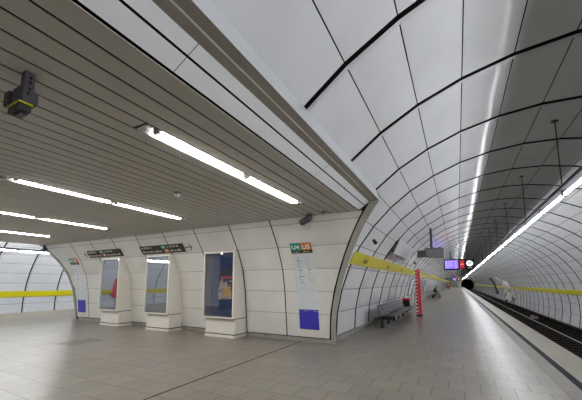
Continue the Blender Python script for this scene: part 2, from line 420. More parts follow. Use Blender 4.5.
# ------------------------------------------------------------------ lights of the hall
def hall_light(x, label):
    t = empty('ceiling_light', (x, 3.93, 3.3), label, 'ceiling light', 'strip lights in the slatted ceiling')
    y0, y1 = 2.03, 5.83; h = .098
    m = MB()
    m.poly([(x - h, y0, 3.385), (x + h, y0, 3.385), (x + h, y1, 3.385), (x - h, y1, 3.385)], M['lampwhite'])
    for s in (-1, 1): m.poly([(x + s * h, y0, 3.3), (x + s * h, y1, 3.3), (x + s * h * .98, y1, 3.385), (x + s * h * .98, y0, 3.385)], M['lampwhite'])
    m.build('reflector_tray', t)
    for ya, n_ in ((y0, 'end_cap'), (y1 - .02, 'end_cap')):
        MB().box((x - h, ya, 3.296), (x + h, ya + .02, 3.385), M['black']).build(n_, t)
    for a, b in ((2.28, 3.84), (4.02, 5.74)):
        MB().tube((x, a, 3.325), (x, b, 3.325), .036, M['tube'], 12).build('lit_tube', t, smooth=True)
        for q, w_ in ((a - .05, .05), (b, .06)):
            MB().box((x - .045, q, 3.30), (x + .045, q + w_, 3.385), M['housing']).build('lamp_holder', t, bevel=.01)
    return t
LAB = ['lit strip light in the ceiling nearest the platform beam', 'lit strip light in the ceiling, second from the platform beam', 'lit strip light in the ceiling, third from the platform beam', 'lit strip light in the ceiling, farthest from the near platform']
for x, l in zip(FIXX, LAB): hall_light(x, l)

# ------------------------------------------------------------------ lights over the tracks
def track_unit(right):
    X = (lambda x: x) if right else mirx
    t = empty('track_light', (X(1.88), 7.52 + BAY / 2, 3.25), None, 'track light')
    a, b = 7.52, 7.52 + BAY
    MB().prism([(X(p), q) for p, q in ((1.82, 3.37), (1.835, 3.41), (1.96, 3.41), (1.98, 3.37))], 'y', a, b, M['trackhousing']).build('lamp_housing', t)
    MB().prism([(X(p), q) for p, q in ((1.812, 3.385), (1.812, 3.42), (1.86, 3.425), (1.86, 3.41), (1.835, 3.41), (1.826, 3.385))], 'y', a, b, M['housingdark']).build('cable_rail', t)
    MB().tube((X(1.9), a + .05, 3.285), (X(1.9), b - .05, 3.285), .025, M['tubecool' if right else 'tubefar'], 12).build('lit_tube', t, smooth=True)
    for q in (a + .002, b - .045):
        MB().box((min(X(1.865), X(1.935)), q, 3.25), (max(X(1.865), X(1.935)), q + .043, 3.37), M['trackhousing']).build('lamp_holder', t)
    return t
u = track_unit(True)
tag(u, 'lit tube light of the hanging row above the near platform edge', None, 'tube lights above the near platform edge')
for k in range(-8, 79):
    if k: dup(u, (0, BAY * k, 0))
u2 = track_unit(False)
tag(u2, 'lit tube light of the row over the far tube track', None, 'tube lights over the far track')
for k in range(-18, 9):
    if k: dup(u2, (0, BAY * k, 0))
rod = empty('suspension_rod', (1.88, 7.6, 4.825), 'thin black rod hanging the tube lights from the vault', 'suspension rod', 'rods holding the platform tube lights')
MB().tube((1.9, 7.6, 3.427), (1.9, 7.6, 4.82), .011, M['black'], 8).build('rod', rod)
MB().tube((1.9, 7.6, 4.795), (1.9, 7.6, 4.82), .06, M['black'], 14).build('ceiling_rose', rod)
for k in range(1, 38): dup(rod, (0, 2 * BAY * k, 0))

# ------------------------------------------------------------------ yellow bands
def wall_pt(a, r): return (XR + r * cos(radians(a)), CZ + r * sin(radians(a)))
def ang_left(z): return 180 - math.degrees(math.asin((z - CZ) / R))
band = empty('station_sign_band', (-2.6, 8.3, 2.05), 'long yellow name band along the panelled wall above the bench', 'sign band')
zl, zh = 2.15, 2.48
prof = [(xt(zl) + .01, zl), (xt(zl) + .035, zl), (xt((zl + zh) / 2) + .035, (zl + zh) / 2), (xt(zh) + .035, zh), (xt(zh) + .01, zh)]
y = 8.2; i = 0
pb = MB(); pb.prism(prof, 'y', 8.38, 150, M['yellow']); pb.build('yellow_panel', band)
for yc in [9.75 + 2 * BAY * k for k in range(0, 20)]:
    lt = MB(); zc = 2.24; xa = xt(zl) + .094; xb = xt((zl + zh) / 2) + .094
    up = Vector((prof[3][0] - prof[1][0], 0, zh - zl)).normalized()
    text_into(lt, 'Lehel', (xt(2.23) + .045, yc - .21, 2.23), (0, 1, 0), up, .17, M['ink'], width=.44)
    o = lt.build('lettering', band)
aL = lambda z: math.degrees(math.asin((z - CZ) / R))
def track_band(right, z0, z1, ya, yb_, lab):
    X = (lambda x: x) if right else mirx
    x = lambda z: XR + sqrt(R * R - (z - CZ) ** 2)
    o = MB().prism([(X(x(z0) - .01), z0), (X(x(z0) - .06), z0), (X(x(z1) - .06), z1), (X(x(z1) - .01), z1)], 'y', ya, yb_, M['yellow']).build('yellow_band')
    tag(o, lab, 'sign band'); return o
track_band(True, .91, 1.21, -8, 151, 'yellow band on the curved wall behind the near track')
fb = track_band(False, .75, 1.12, -29, 28, 'yellow band on the curved wall of the far tube')
MB().box((mirx(XR + R - .12) , 7.45, .86), (mirx(XR + R - .14), 7.85, 1.0), M['paper']).build('name_plate', fb)

# ------------------------------------------------------------------ advertising cases against the cross wall
def ad_case(x0, x1, label, glass, parts=True):
    yf = 7.37; t = empty('advertising_case', ((x0 + x1) / 2, yf + .1, 0), label, 'advertising case', 'advertising cases on the cross wall')
    zt, zb = 2.585, .565
    zs = [zb, .76, 1.38, 2.0, zt]
    prof = [(yf + .07, zb), (yf + .07, zt)] + [(yw(z) - .006, z) for z in reversed(zs)]
    MB().prism(prof, 'x', x0, x1, M['cream']).build('case_body', t)
    f = MB(); e = .045
    for a, b in (((x0, zb), (x0 + e, zt)), ((x1 - e, zb), (x1, zt)), ((x0 + e, zb), (x1 - e, zb + .04)), ((x0 + e, zt - .05), (x1 - e, zt))):
        f.box((a[0], yf, a[1]), (b[0], yf + .07, b[1]), M['cream'])
    f.build('frame', t)
    MB().box((x0 + e, yf + .052, zb + .04), (x1 - e, yf + .064, zt - .05), M['posterblue'] if glass == 'pane_clear' else M['navy']).build('back_sheet', t)
    MB().box((x0 + e, yf + .014, zb + .04), (x1 - e, yf + .02, zt - .05), M[glass]).build('glass_pane', t)
    MB().box((x0 + .05, yf + .11, .10), (x1 - .01, yw(.3) - .005, .545), M['cream']).build('plinth', t, bevel=.015)
    MB().box((x0 + .06, yf + .13, .07), (x1 - .02, yw(.3) - .01, .575), M['gap']).build('shadow_joint', t)
    MB().box((x0 + .045, yf + .095, 0), (x1 - .005, yw(.1) - .01, .075), M['cream']).build('skirting', t)
    MB().box((x0 - .035, yf + .1, .60), (x0, yf + .5, .72), M['black']).build('latch', t)
    return t
ad_case(-7.06, -5.85, 'cream advertising case with a blue collage poster, nearest the line map', 'pane_clear')
ad_case(-9.82, -8.62, 'cream advertising case with dark glass, middle one of three', 'pane')
ad_case(-12.52, -11.35, 'cream advertising case with dark glass, farthest from the platform', 'pane')
lm = MB(); lm.tube((-6.36, 7.40, 2.50), (-6.36, 7.40, 2.53), .022, mat('lit_case_lamp', (1, 1, 1), .5, emit=(1, .97, .9), estr=3), 12)
lo_ = [o for o in bpy.data.objects if o.name == 'advertising_case'][0]
lm.build('case_lamp', lo_)
# poster inside the first case
po = empty('poster', (-6.4, 7.42, .65), 'blue poster with a collage picture inside the nearest advertising case', 'poster')
yp = 7.415
MB().box((-7.0, yp + .001, .62), (-6.72, yp + .005, 2.52), M['posterdark']).build('dark_margin', po)
MB().box((-6.40, yp, 1.86), (-5.92, yp + .005, 2.02), M['posterdark']).build('title_panel', po)
MB().box((-6.38, yp - .002, 1.74), (-5.93, yp + .003, 1.83), mat('title_red', (.34, .03, .045), .5)).build('title_strip', po)
MB().box((-6.12, yp, 1.2), (-5.92, yp + .004, 1.74), M['posterdark']).build('text_panel', po)
for k in range(4): MB().box((-6.05, yp - .002, 1.66 - .1 * k), (-5.95, yp, 1.68 - .1 * k), M['redsoft'] if k in (1, 2) else M['paper']).build('text_line', po)
cg = MB(); cg.poly([(-6.46, yp - .003, 1.12), (-5.96, yp - .003, 1.14), (-5.95, yp - .003, 1.3), (-6.0, yp - .003, 1.5), (-6.12, yp - .003, 1.56), (-6.17, yp - .003, 1.7), (-6.24, yp - .003, 1.6), (-6.34, yp - .003, 1.78), (-6.42, yp - .003, 1.6), (-6.46, yp - .003, 1.4)], M['collage']); cg.build('collage_picture', po)
MB().tube((-6.12, yp - .004, 1.34), (-6.12, yp - .002, 1.34), .13, mat('gold_print', (.45, .29, .08), .5), 20).build('gold_disc', po)

# ------------------------------------------------------------------ things on the cross wall
def strip_box(mb, x0, x1, z0, z1, off, thick, m):
    zs = [z0] + [z for z in ZP if z0 + .001 < z < z1 - .001] + [z1]
    for a, b in zip(zs, zs[1:]):
        mb.hexa([(x0, yw(a) - off - thick, a), (x1, yw(a) - off - thick, a), (x1, yw(a) - off, a), (x0, yw(a) - off, a),
                 (x0, yw(b) - off - thick, b), (x1, yw(b) - off - thick, b), (x1, yw(b) - off, b), (x0, yw(b) - off, b)], m)
    return mb
def upv(z): return Vector((0, yw(z + .03) - yw(z - .03), .06)).normalized()
def wall_words(mb, x0, x1, z, h, off, m, seed):
    """rows of small print too small to read: short strokes grouped as words"""
    rnd = random.Random(seed); x = x0
    while x < x1:
        w_ = rnd.uniform(.12, .3) * h * 9
        e = min(x + w_, x1)
        q = x
        while q < e - h * .2:
            s_ = rnd.uniform(.25, .5) * h; hh = h * rnd.choice((.7, .7, 1))
            strip_box(mb, q, min(q + s_, e), z, z + hh, off, .001, m); q += s_ + h * .16
        x = e + h * .7
def direction_sign(x0, x1, bx, label, arrow_right):
    z0, z1 = 2.655, 2.915
    t = empty('direction_sign', ((x0 + x1) / 2, yw(z0), z0), label, 'direction sign', 'direction signs above the advertising cases')
    strip_box(MB(), x0, x1, z0, z1, .0, .05, M['signdark']).build('sign_panel', t)
    zm = (z0 + z1) / 2
    b = strip_box(MB(), bx, bx + .2, zm + .005, z1 - .02, .05, .004, M['teal']).build('line_badge', t)
    l = MB(); text_into(l, 'U4', (bx + .03, yw(zm + .03) - .058, zm + .032), (1, 0, 0), upv(zm + .05), .07, M['white'], width=.14); l.build('lettering', b)
    b = strip_box(MB(), bx + .1, bx + .3, z0 + .015, zm - .005, .05, .004, M['orange']).build('line_badge', t)
    l = MB(); text_into(l, 'U5', (bx + .13, yw(z0 + .04) - .058, z0 + .042), (1, 0, 0), upv(z0 + .05), .07, M['white'], width=.14); l.build('lettering', b)
    p = MB()
    wall_words(p, x0 + .08, min(x0 + .62, bx - .1), zm + .035, .065, .05, M['signtext'], 3); wall_words(p, bx + .27, min(x1 - .15, bx + .85), zm + .035, .065, .05, M['signtext'], 4)
    wall_words(p, x0 + .08, bx - .02, z0 + .035, .065, .05, M['signtext'], 5); wall_words(p, bx + .36, x1 - .1, z0 + .035, .065, .05, M['signtext'], 6)
    p.build('printed_lines', t)
    a = MB(); s = 1 if arrow_right else -1; xe = x1 if arrow_right else x0
    # arrow drawn straight on the wall panel
    def w2(u, v): z = 2.79 + v; return (xe + s * u, yw(z) - .006, z)
    def bar(p, q, h=.014):
        d = (Vector(q) - Vector(p)).normalized(); n_ = Vector((-d.y, d.x)) * h
        a.poly([w2(*(Vector(p) + n_)), w2(*(Vector(q) + n_)), w2(*(Vector(q) - n_)), w2(*(Vector(p) - n_))], M['signdark'])
    bar((.04, 0), (.34, 0)); bar((.22, .11), (.35, 0)); bar((.22, -.11), (.35, 0))
    a.build('arrow', t)
direction_sign(-10.1, -7.96, -8.98, 'long dark direction sign with an arrow towards the near platform, above the middle case', True)
direction_sign(-13.42, -11.26, -12.55, 'long dark direction sign with an arrow towards the far tube, above the farthest case', False)

def line_sign(x0, lab, lab2, lab3):
    w_ = .63; x1 = x0 + w_; xm = x0 + w_ * .5
    t = empty('line_sign', ((x0 + x1) / 2, yw(2.42), 2.42), lab, 'line sign', 'line signs on the cross wall')
    g = strip_box(MB(), x0, xm, 2.495, 2.685, 0, .03, M['teal']).build('line_badge', t)
    l = MB(); text_into(l, 'U4', (x0 + .045, yw(2.53) - .034, 2.53), (1, 0, 0), upv(2.58), .12, M['white'], width=.225); l.build('lettering', g)
    g = strip_box(MB(), xm, x1, 2.495, 2.685, 0, .03, M['orange']).build('line_badge', t)
    l = MB(); text_into(l, 'U5', (xm + .045, yw(2.53) - .034, 2.53), (1, 0, 0), upv(2.58), .12, M['white'], width=.225); l.build('lettering', g)
    g = strip_box(MB(), x0, x1, 2.42, 2.495, 0, .03, M['signdark']).build('name_strip', t)
    l = MB(); wall_words(l, x0 + .06, x0 + .27, 2.44, .03, .031, M['signtext'], 8); wall_words(l, xm + .05, x1 - .06, 2.44, .03, .031, M['signtext'], 9); l.build('printed_lines', g)
    mp = empty('network_map', ((x0 + x1) / 2, yw(.88), .88), lab2, 'network map', 'network maps on the cross wall')
    strip_box(MB(), x0, x0 + .6, .885, 2.39, 0, .006, M['paper']).build('paper_sheet', mp)
    q = MB(); rnd = random.Random(3)
    xa, xb = x0 + .13, x0 + .37
    for i, (a, b, dx) in enumerate(((2.3, 2.05, 0), (2.05, 1.72, .01), (1.72, 1.6, .03))):
        strip_box(q, xa + dx, xa + dx + .018, b, a, .006, .001, M['tealline'])
    strip_box(q, xa + .03, xa + .13, 1.6, 1.612, .006, .001, M['tealline']); strip_box(q, xa + .09, xa + .1, 1.61, 1.66, .006, .001, M['tealline'])
    q.build('teal_line', mp); q = MB()
    for i, (a, b, dx) in enumerate(((2.32, 2.08, 0), (2.08, 1.72, .03), (1.72, 1.64, .05))):
        strip_box(q, xb + dx, xb + dx + .016, b, a, .006, .001, M['orangeline'] if i else M['paperline'])
    strip_box(q, xb + .05, xb + .2, 1.64, 1.655, .006, .001, M['orangeline']); strip_box(q, xb + .1, xb + .18, 1.7, 1.715, .006, .001, M['orangeline'])
    q.build('orange_line', mp)
    q = MB()
    for i in range(9):
        z = 2.3 - i * .085
        strip_box(q, xa - .04, xa + .11 + rnd.uniform(0, .04), z, z + .013, .007, .001, M['signdark'] if i in (1, 4, 6) else M['paperline'])
        strip_box(q, xb + .03, xb + .12 + rnd.uniform(0, .05), z + .02, z + .032, .007, .001, M['signdark'] if i in (4,) else M['paperline'])
    for i in range(14):
        z = 1.5 - i * .042
        for xx in (x0 + .07, x0 + .34):
            if rnd.random() < .85: strip_box(q, xx + rnd.uniform(0, .03), xx + .2 + rnd.uniform(-.05, .03), z, z + .007, .007, .001, M['paperline'])
    for xx in (x0 + .3, x0 + .05): strip_box(q, xx, xx + .005, .92, 1.5, .007, .001, M['paperline'])
    q.build('printed_lines', mp)
    bl = empty('information_panel', ((x0 + x1) / 2, yw(.33), .33), lab3, 'information panel', 'blue information panels on the cross wall')
    strip_box(MB(), x0 + .02, x0 + .61, .335, .882, 0, .008, M['blue']).build('blue_sheet', bl)
    q = MB(); wall_words(q, x0 + .17, x0 + .3, .835, .022, .008, M['signtext'], 1); wall_words(q, x0 + .46, x0 + .58, .835, .022, .008, M['signtext'], 2)
    strip_box(q, x0 + .43, x0 + .433, .36, .86, .008, .001, M['ink']); q.build('printed_lines', bl)
line_sign(-4.01, 'green and orange line sign on the wall panel beside the platform corner', 'white network map under the line sign beside the platform corner', 'plain blue panel below the network map beside the platform corner')
line_sign(-15.12, 'green and orange line sign at the far tube end of the cross wall', 'white network map at the far tube end of the cross wall', 'plain blue panel low on the cross wall at the far tube end')

# ------------------------------------------------------------------ cameras and devices under the ceiling
def cctv(x, y, lab, dirx):
    t = empty('surveillance_camera', (x, y, 3.3), lab, 'camera', None)
    MB().box((x - .05, y - .05, 3.26), (x + .05, y + .05, 3.3), M['black']).build('ceiling_mount', t)
    MB().tube((x, y, 3.28), (x, y, 3.17), .06, M['device'], 10).build('stem', t)
    MB().tube((x + dirx * .0, y, 3.205), (x + dirx * .2, y - .03, 3.11), .085, M['device'], 14).build('housing', t)
    MB().tube((x + dirx * .2, y - .03, 3.11), (x + dirx * .24, y - .035, 3.09), .065, M['black'], 14).build('lens', t)
cctv(-3.13, 6.86, 'dark camera under the ceiling above the line sign by the platform corner', -1)
cctv(-16.2, 6.95, 'small dark camera under the ceiling at the far tube end of the hall', 1)
t = empty('smoke_detector', (-4.55, 4.0, 3.3), 'small round grey detector on the slatted ceiling between strip lights', 'detector')
MB().tube((-4.55, 4.0, 3.3), (-4.55, 4.0, 3.27), .07, M['device'], 16).build('mount_ring', t)
MB().tube((-4.55, 4.0, 3.27), (-4.55, 4.0, 3.2), .062, M['housing'], 16, .035).build('sensor_head', t)
t = empty('downlight', (-2.62, 6.6, 3.3), 'small dark oval spot in the slatted ceiling beside the platform beam', 'downlight')
MB().tube((-2.72, 6.75, 3.302), (-2.72, 6.75, 3.285), .055, M['device'], 14).build('rim', t)

t = empty('ceiling_device', (-3.0, 1.05, 3.3), 'dark grey boxy device with a yellow stripe hanging close under the ceiling', 'hanging device')
for nm, p, q, m_, bv in (('ceiling_bracket', (-3.02, 1.02, 3.18), (-2.95, 1.088, 3.3), 'device', .004), ('housing', (-3.14, 1.015, 3.036), (-2.947, 1.09, 3.185), 'device', .006),
        ('side_cover', (-3.06, 1.09, 3.045), (-2.955, 1.125, 3.15), 'device', .006), ('yellow_stripe', (-3.15, .998, 3.019), (-2.943, 1.09, 3.031), 'yellow', 0),
        ('lower_unit', (-3.14, .997, 2.957), (-2.946, 1.086, 3.019), 'black', .012), ('lens_block', (-3.1, 1.02, 2.94), (-2.97, 1.075, 2.958), 'black', .006), ('side_block', (-3.22, .99, 3.04), (-3.14, 1.07, 3.17), 'black', .01)):
    MB().box(p, q, M[m_]).build(nm, t, bevel=bv)
for hy, hz_, hx in ((1.058, 3.25, -2.95), (1.056, 3.208, -2.95), (1.056, 3.152, -2.947), (1.05, 3.112, -2.947)):
    MB().box((hx - .02, hy - .009, hz_ - .012), (hx + .002, hy + .009, hz_ + .012), M['gap']).build('fixing_hole', t)

# ------------------------------------------------------------------ floor plate
t = empty('floor_plate', (-9.25, 5.1, 0), 'dark rectangular metal plate let into the hall floor', 'floor plate')
MB().box((-9.62, 4.62, 0), (-8.9, 5.56, .003), M['bronze']).build('plate', t)
q = MB()
for a, b in (((-9.66, 4.58), (-9.62, 5.6)), ((-8.9, 4.58), (-8.86, 5.6)), ((-9.62, 4.58), (-8.9, 4.62)), ((-9.62, 5.56), (-8.9, 5.6))):
    q.box((*a, 0), (*b, .004), M['stone'])
q.build('frame', t)
MB().box((-3.945, -1, 0), (-3.92, 8.05, .002), M['gap']).build('floor_joint', kind='structure')

# ------------------------------------------------------------------ benches
def bench(y0, n, lab, full=True):
    t = empty('bench', (-2.45, y0, 0), lab, 'bench', 'benches along the platform wall'); w_ = .60; L_ = n * w_
    MB().box((-2.5, y0 + .05, .33), (-2.42, y0 + L_ - .05, .40), M['black']).build('beam', t)
    for k in range(n):
        a = y0 + k * w_ + .012; b = a + w_ - .024
        s = MB(); xs = [-2.54, -2.44, -2.30, -2.14, -2.06, -2.03]; zz = [.41, .415, .43, .445, .44, .415]
        for i in range(5): s.hexa([(xs[i], a, zz[i] - .014), (xs[i + 1], a, zz[i + 1] - .014), (xs[i + 1], b, zz[i + 1] - .014), (xs[i], b, zz[i] - .014), (xs[i], a, zz[i]), (xs[i + 1], a, zz[i + 1]), (xs[i + 1], b, zz[i + 1]), (xs[i], b, zz[i])], M['bench'])
        s.build('seat', t)
        # back of upright wire bars in a frame
        s = MB(); P0 = (-2.52, .43); P1 = (-2.665, .80); m_ = 9
        for j in range(m_):
            q = a + (b - a) * (j + .5) / m_; h = .021
            s.hexa([(P0[0], q - h, P0[1]), (P0[0] + .016, q - h, P0[1]), (P0[0] + .016, q + h, P0[1]), (P0[0], q + h, P0[1]), (P1[0], q - h, P1[1]), (P1[0] + .016, q - h, P1[1]), (P1[0] + .016, q + h, P1[1]), (P1[0], q + h, P1[1])], M['bench'])
        for f in (0, .33, .66, 1):
            c0 = (P0[0] + f * (P1[0] - P0[0]), P0[1] + f * (P1[1] - P0[1])); s.tube((c0[0] + .008, a, c0[1]), (c0[0] + .008, b, c0[1]), .014, M['bench'], 8)
        s.tube((P0[0] + .008, a, P0[1]), (P1[0] + .008, a, P1[1]), .014, M['bench'], 8); s.tube((P0[0] + .008, b, P0[1]), (P1[0] + .008, b, P1[1]), .014, M['bench'], 8)
        s.build('backrest', t)
    for k in range(0, n, 2) if n > 4 else (0, n - 1):
        y = y0 + k * w_ + .08
        l = MB(); l.box((-2.56, y - .035, 0), (-2.46, y + .035, .34), M['black']); l.box((-2.6, y - .04, .30), (-2.15, y + .04, .40), M['black'])
        l.box((-2.6, y - .06, 0), (-2.4, y + .06, .015), M['black']); l.build('leg', t)
    MB().box((-2.78, y0 - .05, .30), (-2.5, y0 + .1, .36), M['black']).build('side_arm', t)
    return t
bench(11.7, 9, 'dark wire-backed bench in front of the panelled wall before the striped post')
bench(37.4, 8, 'distant dark bench where a person sits beyond the striped post')
# litter bin behind the first bench
t = empty('litter_bin', (-2.62, 18.8, 0), 'dark litter bin with a red lid at the far end of the bench', 'litter bin')
MB().box((-2.8, 18.6, .1), (-2.42, 19.0, .68), M['black']).build('body', t, bevel=.02); MB().box((-2.83, 18.57, .68), (-2.39, 19.03, .78), M['red']).build('lid', t, bevel=.02)
MB().box((-2.66, 18.75, 0), (-2.56, 18.85, .1), M['black']).build('foot', t)

# ------------------------------------------------------------------ red and white striped post
t = empty('striped_post', (-1.74, 16.9, 0), 'tall red and white striped post standing on the platform beyond the bench', 'post')
MB().box((-1.85, 16.6, .1), (-1.63, 17.1, 2.3), M['red']).build('red_core', t)
MB().box((-1.87, 16.58, 0), (-1.61, 17.12, .1), M['device']).build('foot_plate', t)
q = MB(); n = 13; hz = 2.2 / n
q.poly([(-1.85, 16.598, .1), (-1.725, 16.598, .1), (-1.725, 16.598, 2.3), (-1.85, 16.598, 2.3)], M['white']); q.build('white_face', t)
q = MB()
for i in range(n):
    z = .1 + i * hz
    q.poly([(-1.85, 16.596, z + hz * .2), (-1.725, 16.596, z), (-1.725, 16.596, z + hz * .95), (-1.85, 16.596, z + hz * .65)], M['red'])
q.build('red_stripes', t)
q = MB()
for i in range(n):
    z = .1 + i * hz; q.poly([(-1.725, 16.596, z + hz * .3), (-1.69, 16.596, z + hz * .5), (-1.725, 16.596, z + hz * .7)], M['white'])
q.build('white_marks', t)

# ------------------------------------------------------------------ hanging boards over the platform
def vault_z(x): return CZ + sqrt(R * R - (x - XR) ** 2)
t = empty('hanging_display', (-.8, 15.0, 2.74), 'grey casing of a hanging display seen from its unlit back', 'display')
MB().box((-1.15, 15.0, 2.75), (-.43, 15.35, 3.14), M['greybox']).build('casing', t, bevel=.012)
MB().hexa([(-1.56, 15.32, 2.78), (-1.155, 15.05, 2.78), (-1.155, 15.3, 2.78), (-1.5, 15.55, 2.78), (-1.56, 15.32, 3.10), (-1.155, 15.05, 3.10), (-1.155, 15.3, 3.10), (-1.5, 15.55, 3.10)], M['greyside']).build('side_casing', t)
MB().box((-1.2, 14.97, 3.14), (-.5, 15.38, 3.165), M['black']).build('top_rail', t)
MB().box((-.83, 14.985, 3.07), (-.74, 15.0, 3.1), M['black']).build('catch', t)
MB().tube((-.93, 15.17, 3.16), (-.93, 15.17, vault_z(-.93)), .05, M['black'], 10).build('hanger', t)

def display(y, lab, dx=0):
    t = empty('train_display', (0, 0, 0), lab, 'display', 'train displays with clocks'); y_ = y; y = 0; k_ = 1.2
    MB().box((-.79, y, 2.57), (1.13, y + .3, 3.33), M['gap']).build('casing', t, bevel=.02)
    sc = MB().box((-.72, y - .012, 2.65), (.12, y + .001, 3.25), M['lcd']).build('screen', t)
    q = MB(); rnd = random.Random(2)
    for i, (a, b) in enumerate(((-.62, -.2), (-.62, -.32), (-.62, -.25), (-.62, -.38))):
        z = 3.12 - i * .125; x = a
        while x < b: w_ = rnd.uniform(.03, .07); q.box((x, y - .016, z), (x + w_, y - .012, z + .06), M['lcdtext']); x += w_ + .02
        q.box((-.08, y - .016, z), (.02, y - .012, z + .06), M['lcdtext'])
    q.box((-.69, y - .016, 2.68), (-.63, y - .012, 3.22), M['lcdtext']); q.build('screen_lines', sc)
    for i in range(3):
        z = 2.66 + i * .2
        MB().box((.22, y - .012, z), (.50, y + .001, z + .17), M['ledred']).build('red_field', t)
    q = MB()
    for k in range(3): q.box((.27 + k * .065, y - .017, 2.885), (.315 + k * .065, y - .012, 2.995), M['ledredtext'])
    q.build('red_field_text', t)
    ck = MB().tube((.83, y - .03, 3.0), (.83, y + .001, 3.0), .205, M['clock'], 32).build('clock_face', t)
    hd = MB(); 
    for ang, ln, wd in ((-62, .12, .028), (48, .17, .022)):
        d = Vector((sin(radians(ang)), cos(radians(ang)))); n_ = Vector((d.y, -d.x)) * wd; o_ = Vector((.83, 3.0))
        pts = [o_ - d * .03 + n_, o_ + d * ln + n_, o_ + d * ln - n_, o_ - d * .03 - n_]
        hd.poly([(p.x, y - .034, p.y) for p in pts], M['ink'])
    hd.build('clock_hands', ck)
    q = MB()
    for k in range(5): q.box((.69 + k * .06, y - .004, 2.66), (.735 + k * .06, y, 2.71), M['paper'])
    q.build('caption_marks', t)
    for x in (-.36, .74):
        MB().tube((x, y + .15, 3.32), (x, y + .15, 1.6 + (vault_z(x * k_ + dx) - 1.6) / k_), .025, M['black'], 10).build('hanger', t)
    t.scale = (k_, k_, k_); t.location = (dx, y_, 1.6 - 1.6 * k_)
display(30.0, 'lit purple train display with red field and round clock over the platform')
display(134.0, 'tiny lit train display far down the platform near the tunnel mouth', -.6)

# ------------------------------------------------------------------ small things on the vault
def vault_speaker(y, z, lab):
    x = xt(z); t = empty('wall_speaker', (x, y, z), lab, 'speaker', 'small black speakers on the vault')
    n_ = Vector((XR - x, 0, CZ - z)).normalized()
    o = Vector((x, y, z)); MB().tube(o, o + n_ * .06, .035, M['black'], 10).build('mount', t)
    MB().tube(o + n_ * .05 + Vector((0, -.06, .02)), o + n_ * .09 + Vector((0, .06, -.03)), .045, M['black'], 12, .06).build('horn', t)
vault_speaker(9.38, 2.9, 'small black speaker on the vault above the start of the yellow band')
vault_speaker(19.7, 2.85, 'small black speaker on the vault beyond the hanging grey display')
# inspection opening above the band: glass, divider, hinged white flap
t = empty('inspection_opening', (-2.3, 14, 2.6), 'glazed opening with a tilted white flap above the yellow band', 'inspection opening')
def wp(z, y, o=0):
    x = xt(z); n_ = Vector((XR - x, 0, CZ - z)).normalized(); return tuple(Vector((x, y, z)) + n_ * o)
q = MB(); q.poly([wp(2.56, 12.25, .012), wp(2.56, 16.4, .012), wp(2.92, 16.4, .012), wp(2.92, 12.25, .012)], mat('opening_glass', (.22, .23, .25), .12, 0, .6, .3, 3)); q.build('glass_pane', t)
q = MB(); q.poly([wp(2.5, 12.14, .02), wp(2.5, 12.27, .02), wp(3.3, 12.27, .02), wp(3.3, 12.14, .02)], M['gap']); q.build('dark_jamb', t)
q = MB()
for ya in (14.2, 16.35): q.poly([wp(2.56, ya, .02), wp(2.56, ya + .1, .02), wp(2.92, ya + .1, .02), wp(2.92, ya, .02)], M['device'])
q.build('divider', t)
fl = MB(); A, B = wp(3.32, 12.4, .02), wp(3.32, 16.8, .02); C_, D_ = wp(2.86, 16.8, .16), wp(2.86, 12.4, .16); E_, F_ = wp(2.82, 16.8, .13), wp(2.82, 12.4, .13); G_, H_ = wp(3.32, 16.8, 0), wp(3.32, 12.4, 0)
fl.hexa([A, B, C_, D_, H_, G_, E_, F_], M['vault']); fl.build('white_flap', t)

# ------------------------------------------------------------------ things on the wall across the track
def xr(z): return XR + sqrt(R * R - (z - CZ) ** 2)
def rp(z, y, o=0):
    x = xr(z); n_ = Vector((XR - x, 0, CZ - z)).normalized(); return tuple(Vector((x, y, z)) + n_ * o)
t = empty('curved_wall_bracket', (6.2, 70, 0), 'curved dark bracket on the track wall with a pale face', 'wall bracket')
q = MB(); w2_ = MB(); zs = [-.1 + i * .2 for i in range(15)]
for a, b in zip(zs, zs[1:]):
    ya, yb2 = 67.9 + (a + .1) * .55, 67.9 + (b + .1) * .55
    q.hexa([rp(a, ya, .0), rp(a, ya + 1.3, .0), rp(a, ya + 1.3, .3), rp(a, ya, .3), rp(b, yb2, .0), rp(b, yb2 + 1.3, .0), rp(b, yb2 + 1.3, .3), rp(b, yb2, .3)], M['device'])
    if .2 < a < 2: w2_.hexa([rp(a, ya + 1.3, .05), rp(a, ya + 2.6, .05), rp(a, ya + 2.6, .12), rp(a, ya + 1.3, .12), rp(b, yb2 + 1.3, .05), rp(b, yb2 + 2.6, .05), rp(b, yb2 + 2.6, .12), rp(b, yb2 + 1.3, .12)], M['white'])
q.build('dark_arc', t); w2_.build('pale_face', t)
q = MB(); q.hexa([rp(2.5, 69.3, .2), rp(2.5, 71.6, .2), rp(2.5, 71.6, .45), rp(2.5, 69.3, .45), rp(2.75, 69.3, .2), rp(2.75, 71.6, .2), rp(2.75, 71.6, .45), rp(2.75, 69.3, .45)], M['device']); q.build('top_arm', t)
q = MB(); q.hexa([rp(-.2, 66.6, 0), rp(-.2, 69.2, 0), rp(-.2, 69.2, .4), rp(-.2, 66.6, .4), rp(.35, 66.6, 0), rp(.35, 69.2, 0), rp(.35, 69.2, .4), rp(.35, 66.6, .4)], M['device']); q.build('foot_block', t)

